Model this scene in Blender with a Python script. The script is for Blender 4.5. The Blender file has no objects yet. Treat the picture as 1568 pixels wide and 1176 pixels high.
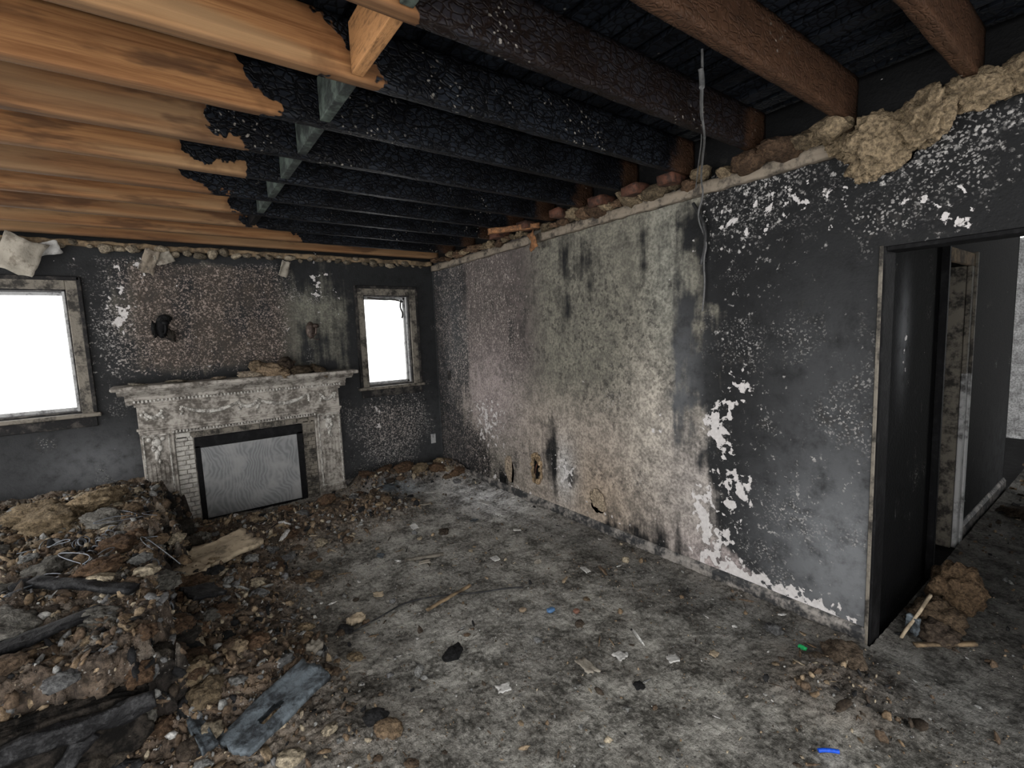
import bpy, bmesh, math, random
import numpy as np
from mathutils import Vector, Matrix, Euler
random.seed(7); rng=np.random.default_rng(7)
scene=bpy.context.scene
COL=scene.collection
XR=2.57; YB=5.0; ZT=2.36; ZJ=2.44
# ------------------------------------------------------------------ noise
_perm=np.arange(256); np.random.default_rng(3).shuffle(_perm); _perm=np.concatenate([_perm,_perm,_perm])
_g3=np.random.default_rng(5).normal(size=(256,3)); _g3/=np.linalg.norm(_g3,axis=1)[:,None]
_ang=np.random.default_rng(6).uniform(0,2*np.pi,256); _g2=np.stack([np.cos(_ang),np.sin(_ang)],1)
def p2(x,y):
    xi=np.floor(x).astype(int); yi=np.floor(y).astype(int); fx=x-xi; fy=y-yi; xi&=255; yi&=255
    u=fx*fx*fx*(fx*(fx*6-15)+10); v=fy*fy*fy*(fy*(fy*6-15)+10)
    def g(a,b,dx,dy):
        h=_perm[_perm[(xi+a)&255]+((yi+b)&255)]; return _g2[h,0]*dx+_g2[h,1]*dy
    a=g(0,0,fx,fy); b=g(1,0,fx-1,fy); c=g(0,1,fx,fy-1); d=g(1,1,fx-1,fy-1)
    return (a+(b-a)*u)+((c+(d-c)*u)-(a+(b-a)*u))*v
def f2(x,y,s,o=4,r=.55,seed=0,ridge=False):
    t=0;a=1;tot=0
    for i in range(o):
        n=p2(x*s+seed*17.3+i*5.1,y*s+seed*9.7+i*3.3)*1.5
        if ridge: n=1-2*np.abs(n)
        t=t+a*n; tot+=a; a*=r; s*=2.03
    return t/tot
def p3(P):
    I=np.floor(P).astype(int); F=P-I; I&=255
    W=F*F*F*(F*(F*6-15)+10); res=0
    for a in (0,1):
        for b in (0,1):
            for c in (0,1):
                h=_perm[_perm[_perm[(I[:,0]+a)&255]+((I[:,1]+b)&255)]+((I[:,2]+c)&255)]
                d=(_g3[h]*(F-np.array([a,b,c]))).sum(1)
                w=(W[:,0] if a else 1-W[:,0])*(W[:,1] if b else 1-W[:,1])*(W[:,2] if c else 1-W[:,2])
                res=res+w*d
    return res*1.5
def f3(P,s,o=4,r=.55,ridge=False):
    t=0;a=1;tot=0
    for i in range(o):
        n=p3(P*s+i*7.7)
        if ridge: n=1-2*np.abs(n)
        t=t+a*n;tot+=a;a*=r;s*=2.03
    return t/tot
def sst(a,b,x):
    t=np.clip((x-a)/(b-a),0,1); return t*t*(3-2*t)
def gau(x,y,x0,y0,sx,sy): return np.exp(-((x-x0)/sx)**2-((y-y0)/sy)**2)
# ------------------------------------------------------------------ mesh helpers
def link(o,parent=None):
    COL.objects.link(o)
    if parent: o.parent=parent
    return o
def empty(name,loc=(0,0,0)):
    e=bpy.data.objects.new(name,None); e.location=loc; e.empty_display_size=.1; COL.objects.link(e); return e
def mesh_np(name,V,F,mat,parent=None,smooth=False,attrs=None):
    V=np.asarray(V,dtype=np.float32)
    Fs=F if isinstance(F,list) else [F]
    Fs=[np.asarray(f,dtype=np.int32) for f in Fs if len(f)]
    me=bpy.data.meshes.new(name)
    me.vertices.add(len(V)); me.vertices.foreach_set("co",V.ravel())
    nl=sum(f.size for f in Fs); npol=sum(len(f) for f in Fs)
    me.loops.add(nl); me.loops.foreach_set("vertex_index",np.concatenate([f.ravel() for f in Fs]))
    me.polygons.add(npol)
    tot=np.concatenate([np.full(len(f),f.shape[1],dtype=np.int32) for f in Fs])
    st=np.concatenate([[0],np.cumsum(tot)[:-1]]).astype(np.int32)
    me.polygons.foreach_set("loop_start",st)
    me.polygons.foreach_set("loop_total",tot)
    me.update(calc_edges=True); me.validate()
    if smooth: me.polygons.foreach_set("use_smooth",np.ones(len(me.polygons),dtype=bool))
    if attrs:
        for k,a in attrs.items():
            a=np.asarray(a,dtype=np.float32)
            if a.ndim==1:
                at=me.attributes.new(k,'FLOAT','POINT'); at.data.foreach_set("value",a)
            else:
                if a.shape[1]==3: a=np.concatenate([a,np.ones((len(a),1),np.float32)],1)
                at=me.attributes.new(k,'FLOAT_COLOR','POINT'); at.data.foreach_set("color",a.ravel())
    if mat: me.materials.append(mat)
    o=bpy.data.objects.new(name,me); return link(o,parent)
def box(name,x0,x1,y0,y1,z0,z1,mat,parent=None,bev=0.004,rot=None):
    bm=bmesh.new(); bmesh.ops.create_cube(bm,size=1)
    c=Vector(((x0+x1)/2,(y0+y1)/2,(z0+z1)/2))
    bmesh.ops.scale(bm,vec=(x1-x0,y1-y0,z1-z0),verts=bm.verts)
    if bev>0:
        bmesh.ops.bevel(bm,geom=list(bm.edges),offset=min(bev,abs(x1-x0)*.3,abs(y1-y0)*.3,abs(z1-z0)*.3),segments=2,affect='EDGES',profile=.6)
    if rot: bmesh.ops.rotate(bm,cent=(0,0,0),matrix=Euler(rot).to_matrix(),verts=bm.verts)
    bmesh.ops.translate(bm,vec=c,verts=bm.verts)
    me=bpy.data.meshes.new(name); bm.to_mesh(me); bm.free(); me.materials.append(mat)
    return link(bpy.data.objects.new(name,me),parent)
def boxes(name,L,mat,parent=None,bev=.003):
    bm=bmesh.new()
    for (x0,x1,y0,y1,z0,z1) in L:
        b2=bmesh.new(); bmesh.ops.create_cube(b2,size=1)
        bmesh.ops.scale(b2,vec=(x1-x0,y1-y0,z1-z0),verts=b2.verts)
        if bev: bmesh.ops.bevel(b2,geom=list(b2.edges),offset=min(bev,(x1-x0)*.3,(y1-y0)*.3,(z1-z0)*.3),segments=1,affect='EDGES')
        bmesh.ops.translate(b2,vec=((x0+x1)/2,(y0+y1)/2,(z0+z1)/2),verts=b2.verts)
        m=bpy.data.meshes.new("t"); b2.to_mesh(m); b2.free(); bm.from_mesh(m); bpy.data.meshes.remove(m)
    me=bpy.data.meshes.new(name); bm.to_mesh(me); bm.free(); me.materials.append(mat)
    return link(bpy.data.objects.new(name,me),parent)
def rough_board(name,p0,p1,w,h,mat,parent=None,seg=.03,amp=.006,attrs=None,nw=4,nh=6,seed=0,up=(0,0,1),taper=None):
    p0=np.array(p0,float);p1=np.array(p1,float);d=p1-p0;Lg=np.linalg.norm(d);d/=Lg
    up=np.array(up,float); s=np.cross(d,up); s/=np.linalg.norm(s); upv=np.cross(s,d)
    n=max(2,int(Lg/seg))+1
    ring=[]
    for i in range(nw): ring.append((-w/2+w*i/nw,-h/2))
    for i in range(nh): ring.append((w/2,-h/2+h*i/nh))
    for i in range(nw): ring.append((w/2-w*i/nw,h/2))
    for i in range(nh): ring.append((-w/2,h/2-h*i/nh))
    ring=np.array(ring); m=len(ring)
    t=np.linspace(0,Lg,n)
    V=(p0[None,None,:]+t[:,None,None]*d+ring[None,:,0,None]*s+ring[None,:,1,None]*upv).reshape(-1,3)
    off=np.stack([f3(V+seed*3.1+k*11,9,3) for k in range(3)],1)*amp
    if taper is not None: off=off*taper(V)[:,None]
    V=V+off
    idx=np.arange(n*m).reshape(n,m)
    a=idx[:-1];b=idx[1:]
    F=np.stack([a,np.roll(a,-1,1),np.roll(b,-1,1),b],-1).reshape(-1,4)
    c0=len(V);V=np.vstack([V,V[:m].mean(0),V[-m:].mean(0)])
    caps=[]
    for j in range(m):
        caps.append((c0,(j+1)%m,j)); caps.append((c0+1,idx[-1,j],idx[-1,(j+1)%m]))
    A=None
    if attrs: A={k:(f(V) if callable(f) else np.full(len(V),f)) for k,f in attrs.items()}
    return mesh_np(name,V,[F,np.array(caps)],mat,parent,False,A)
def extrude_profile(name,prof,x0,x1,mat,parent=None,axis='X',fix=0):
    n=len(prof);V=[]
    for x in (x0,x1):
        for (a,b) in prof: V.append((x,a,b) if axis=='X' else (a,x,b))
    F=[[i,(i+1)%n,n+(i+1)%n,n+i] for i in range(n)]
    me=bpy.data.meshes.new(name); me.from_pydata(V,[],F+[list(range(n))[::-1],list(range(n,2*n))]); me.update(); me.materials.append(mat)
    return link(bpy.data.objects.new(name,me),parent)
def curve(name,pts,r,mat,parent=None,smooth=True):
    cu=bpy.data.curves.new(name,'CURVE'); cu.dimensions='3D'; cu.bevel_depth=r; cu.bevel_resolution=3
    sp=cu.splines.new('NURBS' if smooth else 'POLY'); sp.points.add(len(pts)-1)
    for i,p in enumerate(pts): sp.points[i].co=(*p,1)
    if smooth: sp.use_endpoint_u=True; sp.order_u=3
    cu.materials.append(mat); cu.use_fill_caps=True
    o=bpy.data.objects.new(name,cu); return link(o,parent)
_ico={}
def ico(l):
    if l not in _ico:
        bm=bmesh.new(); bmesh.ops.create_icosphere(bm,subdivisions=l,radius=1)
        V=np.array([v.co[:] for v in bm.verts]); F=np.array([[v.index for v in f.verts] for f in bm.faces]); bm.free(); _ico[l]=(V,F)
    return _ico[l]
def rotmats(n,flat=0):
    e=rng.uniform(0,2*np.pi,(n,3)); 
    if flat: e[:,0]=rng.normal(0,flat,n); e[:,1]=rng.normal(0,flat,n)
    cx,sx=np.cos(e[:,0]),np.sin(e[:,0]);cy,sy=np.cos(e[:,1]),np.sin(e[:,1]);cz,sz=np.cos(e[:,2]),np.sin(e[:,2])
    R=np.empty((n,3,3))
    R[:,0,0]=cz*cy;R[:,0,1]=cz*sy*sx-sz*cx;R[:,0,2]=cz*sy*cx+sz*sx
    R[:,1,0]=sz*cy;R[:,1,1]=sz*sy*sx+cz*cx;R[:,1,2]=sz*sy*cx-cz*sx
    R[:,2,0]=-sy;R[:,2,1]=cy*sx;R[:,2,2]=cy*cx
    return R
def chunks(P,S,col,flat=0,lvl=1,jit=.35):
    V0,F0=ico(lvl); n=len(P)
    V=V0[None]*(1+rng.uniform(-jit,jit,(n,len(V0),1)))
    V=V*S[:,None,:]
    V=np.einsum('nij,nkj->nki',rotmats(n,flat),V)+P[:,None,:]
    F=F0[None]+np.arange(n)[:,None,None]*len(V0)
    C=np.repeat(col,len(V0),0)*rng.uniform(.75,1.2,(n*len(V0),1))
    return V.reshape(-1,3),F.reshape(-1,3),C
def clumps(name,L,mat,parent=None,lvl=4,amp=.45,freq=1.6,smooth=False,xmax=None,ymax=None):
    Vs=[];Fs=[];Cs=[];o=0
    V0,F0=ico(lvl)
    for i,(c,s,co) in enumerate(L):
        sc=freq
        n=f3(V0+i*13.7,sc,5,.62)
        rg=f3(V0+i*3.7+50,sc*2.4,3,.6,True)
        r=1+amp*n*1.5+amp*.35*rg
        V=V0*r[:,None]
        R=rotmats(1,.15)[0]
        V=(V*np.array(s))@R.T+np.array(c)
        Vs.append(V);Fs.append(F0+o);o+=len(V0)
        b=(0.65+.55*(n-n.min())/(np.ptp(n)+1e-6))
        Cs.append(np.array(co)[None]*b[:,None])
    V=np.vstack(Vs)
    if xmax is not None: V[:,0]=np.minimum(V[:,0],xmax)
    if ymax is not None: V[:,1]=np.minimum(V[:,1],ymax)
    return mesh_np(name,V,np.vstack(Fs),mat,parent,smooth,{"col":np.vstack(Cs)})
# ------------------------------------------------------------------ node helper
class G:
    def __init__(s,name):
        s.m=bpy.data.materials.new(name); s.m.use_nodes=True; s.nt=s.m.node_tree; s.nt.nodes.clear()
        s.out=s.nt.nodes.new("ShaderNodeOutputMaterial"); s.b=s.nt.nodes.new("ShaderNodeBsdfPrincipled")
        s.nt.links.new(s.b.outputs[0],s.out.inputs[0]); s._p=None
    def set(s,sock,v):
        if isinstance(v,bpy.types.NodeSocket): s.nt.links.new(v,sock)
        else:
            if isinstance(v,(tuple,list)) and len(v)==3 and sock.type=='RGBA': v=(*v,1)
            sock.default_value=v
    def pos(s):
        if not s._p: s._p=s.nt.nodes.new("ShaderNodeNewGeometry").outputs["Position"]
        return s._p
    def attr(s,n,o="Color"):
        a=s.nt.nodes.new("ShaderNodeAttribute"); a.attribute_name=n; return a.outputs[o]
    def sep(s,v):
        n=s.nt.nodes.new("ShaderNodeSeparateXYZ"); s.set(n.inputs[0],v); return n.outputs
    def scale(s,v,sc):
        n=s.nt.nodes.new("ShaderNodeVectorMath"); n.operation='MULTIPLY'; s.set(n.inputs[0],v); n.inputs[1].default_value=sc; return n.outputs[0]
    def vadd(s,a,b):
        n=s.nt.nodes.new("ShaderNodeVectorMath"); n.operation='ADD'; s.set(n.inputs[0],a); s.set(n.inputs[1],b); return n.outputs[0]
    def noise(s,sc,det=5,ro=.55,vec=None,dist=0,color=False):
        n=s.nt.nodes.new("ShaderNodeTexNoise"); s.set(n.inputs["Vector"],vec if vec is not None else s.pos())
        n.inputs["Scale"].default_value=sc;n.inputs["Detail"].default_value=det;n.inputs["Roughness"].default_value=ro;n.inputs["Distortion"].default_value=dist
        return n.outputs["Color" if color else 0]
    def vor(s,sc,vec=None,feat='F1',rnd=1):
        n=s.nt.nodes.new("ShaderNodeTexVoronoi"); n.feature=feat; s.set(n.inputs["Vector"],vec if vec is not None else s.pos()); n.inputs["Scale"].default_value=sc; n.inputs["Randomness"].default_value=rnd
        return n.outputs[0]
    def math(s,op,a,b=0,clamp=False):
        n=s.nt.nodes.new("ShaderNodeMath"); n.operation=op; n.use_clamp=clamp; s.set(n.inputs[0],a); s.set(n.inputs[1],b); return n.outputs[0]
    def ss(s,x,a,b):
        n=s.nt.nodes.new("ShaderNodeMapRange"); n.interpolation_type='SMOOTHSTEP'; s.set(n.inputs[0],x)
        if isinstance(a,(int,float)) and isinstance(b,(int,float)) and a>b:
            n.inputs[1].default_value=b;n.inputs[2].default_value=a;n.inputs[3].default_value=1;n.inputs[4].default_value=0
        else: s.set(n.inputs[1],a);s.set(n.inputs[2],b)
        return n.outputs[0]
    def mix(s,f,a,b,mode='MIX'):
        n=s.nt.nodes.new("ShaderNodeMix"); n.data_type='RGBA'; n.blend_type=mode; s.set(n.inputs[0],f); s.set(n.inputs[6],a); s.set(n.inputs[7],b); return n.outputs[2]
    def bump(s,h,st=.5,d=.01,prev=None):
        n=s.nt.nodes.new("ShaderNodeBump"); n.inputs["Strength"].default_value=st;n.inputs["Distance"].default_value=d; s.set(n.inputs["Height"],h)
        if prev is not None: s.nt.links.new(prev,n.inputs["Normal"])
        return n.outputs[0]
    def fin(s,col,rough=.8,bump=None,spec=.3,metal=0):
        s.set(s.b.inputs["Base Color"],col);s.set(s.b.inputs["Roughness"],rough);s.b.inputs["Specular IOR Level"].default_value=spec; s.b.inputs["Metallic"].default_value=metal
        if bump is not None: s.nt.links.new(bump,s.b.inputs["Normal"])
        return s.m
# ------------------------------------------------------------------ materials
def m_wall(name,soot=(.0065,.0067,.0072),spec=.18,ro=.6):
    g=G(name); p=g.pos()
    paint=g.attr("paint"); k=g.sep(g.attr("mask")); k2=g.sep(g.attr("mask2"))
    expo,speck,sheen_tone=k[0],k[1],k[2]; chip,pit,tint=k2[0],k2[1],k2[2]
    nA=g.noise(2.0,7,.68); nD=g.noise(1.0,4,.6,vec=g.scale(p,(7,7,.9))); nF=g.noise(55,3,.6); nM=g.noise(11,5,.65)
    nS=g.noise(42,4,.62); nT=g.noise(24,5,.65)
    e=g.math('ADD',expo,g.math('MULTIPLY',g.math('SUBTRACT',nA,.5),1.5)); e=g.math('ADD',e,g.math('MULTIPLY',g.math('SUBTRACT',nD,.5),1.3))
    fac=g.ss(e,.30,.68)
    pc=g.mix(g.ss(nM,.33,.62),g.mix(.5,paint,(.05,.048,.045)),paint)
    pc=g.mix(g.ss(nF,.62,.36),pc,g.mix(.5,pc,(.05,.047,.043)))
    wv=g.vadd(p,g.scale(g.noise(34,3,.65,color=True),(.03,.03,.03)))
    v1=g.vor(70,wv); v2=g.vor(36,wv); v3=g.vor(19,wv)
    sd=g.noise(3.2,4,.6)
    pitm=g.math('MULTIPLY',g.ss(nT,.52,.62),g.ss(g.math('ADD',sd,g.math('MULTIPLY',pit,.4)),.58,.75))
    soot_sheen=g.mix(g.math('MULTIPLY',sheen_tone,g.ss(nM,.1,.6)),soot,(.17,.176,.185))  # grey light sheen painted into the soot colour, along with greyer soot tones
    c=g.mix(fac,soot_sheen,pc)
    c=g.mix(g.math('MULTIPLY',pitm,.65),c,(.035,.033,.031))
    s0=g.math('MULTIPLY',g.ss(nS,.54,.60),g.ss(g.math('ADD',nT,g.math('MULTIPLY',speck,.38)),.72,.86))
    s1=g.math('MULTIPLY',g.ss(v1,.42,.26),g.ss(g.math('ADD',sd,g.math('MULTIPLY',speck,.38)),.66,.85))
    s2=g.math('MULTIPLY',g.ss(v2,.36,.22),g.ss(g.math('ADD',nM,g.math('MULTIPLY',speck,.36)),.74,.84))
    s3=g.math('MULTIPLY',g.ss(v3,.28,.18),g.ss(g.math('ADD',nM,g.math('MULTIPLY',speck,.3)),.76,.84))
    sp=g.math('MAXIMUM',g.math('MAXIMUM',g.math('MULTIPLY',s1,.75),s0),g.math('MAXIMUM',s2,s3))
    sp=g.math('MULTIPLY',sp,g.ss(nF,.30,.48))
    spc=g.mix(nT,g.mix(tint,(.30,.29,.28),(.21,.155,.13)),g.mix(tint,(.60,.58,.56),(.48,.385,.33)))
    c=g.mix(g.math('MULTIPLY',sp,.88),c,spc)
    nc=g.noise(17,4,.58,vec=g.vadd(p,g.scale(g.noise(6,2,color=True),(.05,.05,.05))))
    ch=g.ss(g.math('ADD',nc,g.math('MULTIPLY',chip,.34)),.735,.76)
    c=g.mix(g.math('MULTIPLY',ch,.94),c,g.mix(nF,(.46,.43,.42),(.82,.79,.78)))
    h=g.math('ADD',g.math('MULTIPLY',fac,.3),g.math('ADD',g.math('MULTIPLY',sp,.5),g.math('ADD',g.math('MULTIPLY',ch,-.8),g.math('MULTIPLY',nF,.7))))
    return g.fin(c,g.mix(fac,(ro,ro,ro),(.9,.9,.9)),g.bump(h,.7,.006),spec)
M_wall=m_wall("sooty_plaster"); M_wallhall=m_wall("shaded_soot_plaster",(.003,.003,.0033),.06,.75)  # hall copy: soot made darker, missing shade put into the colour
def m_wood():
    g=G("charred_joist_wood"); p=g.pos(); bx=g.attr("bx","Fac"); br=g.attr("brown","Fac"); xyz=g.sep(p)
    n1=g.noise(4.5,4,.6,vec=g.scale(p,(1,1,1)))
    t=g.math('SUBTRACT',xyz[0],bx); t=g.math('ADD',t,g.math('MULTIPLY',g.math('SUBTRACT',n1,.5),.8))
    t=g.math('ADD',t,g.math('MULTIPLY',g.math('SUBTRACT',xyz[2],2.44),.9))
    ch=g.ss(t,-.008,.008)
    edge=g.ss(t,-.13,0)
    gr=g.noise(1.0,6,.65,vec=g.scale(p,(1.6,40,38)),dist=.6); big=g.noise(1.3,2,.5,vec=g.scale(p,(.8,5,6)))
    w=g.mix(g.ss(gr,.3,.7),(.15,.062,.023),(.36,.180,.075))
    w=g.mix(g.ss(big,.38,.62),w,g.mix(.6,w,(.36,.235,.125)))
    tone=g.attr("tone","Fac")
    w=g.mix(tone,w,g.mix(.55,w,(.10,.058,.034)))
    st=g.noise(2.6,4,.65,vec=g.scale(p,(.7,3,3)))
    w=g.mix(g.math('MULTIPLY',g.ss(st,.51,.64),.75),w,(.070,.036,.020))
    w=g.mix(g.math('MULTIPLY',g.ss(xyz[2],2.455,2.440),.6),w,(.07,.042,.026))
    w=g.mix(g.math('MULTIPLY',edge,.45),w,(.08,.035,.014))
    br1=g.mix(g.noise(9,5,.7,vec=g.scale(p,(1,4,4))),(.008,.006,.005),(.10,.050,.028))
    av=g.vadd(g.scale(p,(.75,1.5,1.3)),g.scale(g.noise(14,3,.6,color=True),(.05,.05,.05)))
    al=g.vor(34,av,'DISTANCE_TO_EDGE'); al2=g.vor(13,av,'DISTANCE_TO_EDGE'); big2=g.noise(5,4,.65)
    crack=g.math('MULTIPLY',g.ss(al,.0,.16),g.ss(al2,0,.08))
    chc=g.mix(crack,(.0015,.0015,.002),g.mix(g.ss(big2,.35,.65),(.0035,.004,.006),(.014,.017,.023)))
    v=g.vor(40,g.vadd(p,g.scale(g.noise(25,2,color=True),(.03,.03,.03))))
    fl=g.math('MULTIPLY',g.ss(v,.24,.16),g.ss(g.noise(2.7,4,.6),.55,.66))
    endm=g.ss(g.math('ADD',xyz[0],g.math('MULTIPLY',n1,.3)),2.50,2.60)
    brm=g.math('MAXIMUM',br,endm)
    dark=g.mix(brm,chc,br1)
    dark=g.mix(g.math('MULTIPLY',fl,.7),dark,(.36,.33,.29))
    c=g.mix(ch,w,dark)
    h=g.math('ADD',g.math('MULTIPLY',g.math('MULTIPLY',crack,ch),.6),g.math('MULTIPLY',gr,.35))
    return g.fin(c,g.mix(ch,(.75,.75,.75),(.5,.5,.5)),g.bump(h,.8,.006),.14)
M_joist=m_wood()
def m_deck():
    g=G("charred_deck"); p=g.pos(); al=g.vor(30,None,'DISTANCE_TO_EDGE'); n=g.noise(3,5)
    c=g.mix(g.ss(al,0,.12),(.0015,.0015,.002),g.mix(g.ss(n,.3,.7),(.003,.004,.006),(.012,.015,.021)))
    v=g.vor(36); fl=g.math('MULTIPLY',g.ss(v,.2,.14),g.ss(g.noise(2.2,3),.58,.66)); c=g.mix(fl,c,(.3,.28,.25))
    return g.fin(c,.65,g.bump(g.ss(al,0,.2),.5,.005),.12)
M_deck=m_deck()
def m_col(name,rough=.95,bs=.8,bd=.01,sc=60,con=.5):
    g=G(name); c=g.attr("col"); n=g.noise(sc,5,.65); n2=g.noise(sc*.2,3,.6)
    f=g.ss(n,.3,.72)
    c2=g.mix(f,g.mix(1.0,c,(1-con,1-con,1-con*.98),'MULTIPLY'),g.mix(1.0,c,(1.35,1.35,1.33),'MULTIPLY'))
    return g.fin(c2,rough,g.bump(g.math('ADD',n,n2),bs,bd),.2)
M_rub=m_col("rubble_mix",.95,.7,.006,90,.55)
M_insul=m_col("burnt_insulation",1,1,.015,70,.6)
def m_floor():
    g=G("ash_debris"); p=g.pos(); c=g.attr("col")
    n=g.noise(38,6,.72); n2=g.noise(6,6,.68); n3=g.noise(130,3,.6)
    f=g.ss(g.math('ADD',g.math('MULTIPLY',n,.45),g.math('MULTIPLY',n2,.55)),.38,.60)
    c2=g.mix(f,g.mix(1.0,c,(.22,.215,.205),'MULTIPLY'),g.mix(1.0,c,(1.5,1.5,1.5),'MULTIPLY'))
    v=g.vor(60,g.vadd(p,g.scale(g.noise(30,2,color=True),(.02,.02,.02))))
    fl=g.math('MULTIPLY',g.ss(v,.26,.16),g.ss(g.noise(9,3),.54,.62)); c2=g.mix(g.math('MULTIPLY',fl,.5),c2,(.50,.47,.43))
    dk=g.ss(n3,.42,.34); c2=g.mix(g.math('MULTIPLY',dk,.65),c2,(.02,.018,.016))
    return g.fin(c2,.85,g.bump(g.math('ADD',n,g.math('MULTIPLY',n3,.6)),.9,.012),.3)
M_floor=m_floor()
def m_plain(name,col,rough=.7,dirt=(.03,.028,.026),amt=.5,sc=12,bs=.3,spec=.3,metal=0,thr=.55,streak=None):
    g=G(name); v=g.scale(g.pos(),streak) if streak else None
    n=g.noise(sc,6,.68,vec=v); n2=g.noise(sc*5,3,.6)
    f=g.ss(g.math('ADD',g.math('MULTIPLY',n,.75),g.math('MULTIPLY',n2,.25)),thr-.09,thr+.09)
    c=g.mix(g.math('MULTIPLY',f,amt),col,dirt)
    return g.fin(c,rough,g.bump(g.math('ADD',n,n2),bs,.006),spec,metal)
M_mantel=m_plain("peeling_mantel_paint",(.42,.39,.35),.75,(.055,.045,.036),.85,9,.6,thr=.51)
M_mantel2=m_plain("peeling_mantel_ornament",(.58,.56,.52),.75,(.10,.088,.075),.85,25,.6,thr=.51)
M_brick=m_plain("sooty_white_brick",(.52,.50,.46),.8,(.14,.13,.12),.7,20,.6)
M_black=m_plain("soot_black",(.005,.005,.0055),.6,(.020,.020,.021),.6,10,.4,.10)
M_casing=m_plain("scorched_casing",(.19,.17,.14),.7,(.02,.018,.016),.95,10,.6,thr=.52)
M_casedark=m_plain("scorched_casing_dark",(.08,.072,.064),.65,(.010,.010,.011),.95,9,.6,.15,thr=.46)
M_base=m_plain("sooty_baseboard",(.03,.031,.033),.55,(.36,.33,.30),.85,8,.5,thr=.53)
M_doorpaint=m_plain("scorched_white_trim",(.50,.50,.50),.6,(.03,.028,.025),.9,5,.4,thr=.56)
M_metal=m_plain("rusty_spring",(.20,.22,.25),.45,(.05,.035,.03),.8,30,.2,.5,.5)
M_sash=m_plain("window_sash",(.42,.42,.42),.6,(.05,.05,.05),.8,14,.4)
M_blackwire=m_plain("burnt_cable",(.015,.015,.016),.5,(.1,.1,.1),.5,30,.2)
M_greywire=m_plain("bare_cable",(.12,.12,.12),.5,(.03,.03,.03),.7,40,.2)
M_tan=m_plain("plaster_tan",(.42,.34,.24),.9,(.10,.08,.055),.8,10,.7,thr=.56)
M_bluebd=m_plain("charred_grey_board",(.13,.155,.175),.7,(.02,.022,.025),.9,12,.7,thr=.50)
M_char=m_plain("charred_plank",(.010,.010,.011),.6,(.06,.06,.062),.8,18,.9,.2,thr=.56)
M_orange=m_plain("scorched_lath",(.30,.14,.06),.8,(.05,.03,.02),.8,30,.6,thr=.5)
M_block=m_plain("grey_green_blocking",(.075,.095,.08),.75,(.010,.012,.012),.9,10,.4,thr=.48)
M_blockw=m_plain("raw_blocking_wood",(.40,.20,.08),.75,(.14,.07,.03),.8,10,.4,streak=(8,1,8))
M_brownwood=m_plain("brown_scorched_wood",(.11,.045,.027),.8,(.02,.013,.01),.85,12,.5,thr=.5)
M_plate=m_plain("wall_top_plate",(.28,.20,.12),.85,(.06,.045,.03),.9,8,.7,thr=.5)
M_crown=m_plain("scorched_crown",(.24,.20,.155),.8,(.03,.026,.023),.9,9,.6,thr=.54)
M_paper=m_plain("scrap_paper",(.55,.54,.52),.8,(.2,.19,.18),.7,22,.4)
M_plasterflap=m_plain("plaster_flap",(.33,.30,.25),.85,(.10,.08,.06),.7,14,.5)
M_sofa=m_plain("charred_upholstery",(.007,.0065,.006),.9,(.045,.038,.032),.9,14,.9,.1,thr=.53)
M_copper=m_plain("sconce_metal",(.05,.035,.028),.5,(.2,.15,.12),.7,25,.4,.5,.4)
def m_board():
    g=G("fireplace_cover_grain"); p=g.pos()
    d=g.vadd(g.scale(p,(1,1,.42)),g.scale(g.noise(2.2,3,.5,color=True),(.45,.45,.45)))
    w=g.nt.nodes.new("ShaderNodeTexWave"); w.inputs["Scale"].default_value=9; w.inputs["Distortion"].default_value=7; w.inputs["Detail"].default_value=2; w.inputs["Detail Scale"].default_value=1.2; g.set(w.inputs["Vector"],d)
    n=g.noise(6,5)
    c=g.mix(g.ss(w.outputs[1],.1,.9),(.185,.19,.195),(.25,.255,.26)); c=g.mix(g.ss(n,.42,.7),c,(.31,.31,.31))
    return g.fin(c,.65,g.bump(w.outputs[1],.12,.002),.3)
M_board=m_board()
def m_flat(name,c,r=.4):
    return m_plain(name,c,r,tuple(x*.4 for x in c),.5,40,.1)
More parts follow.
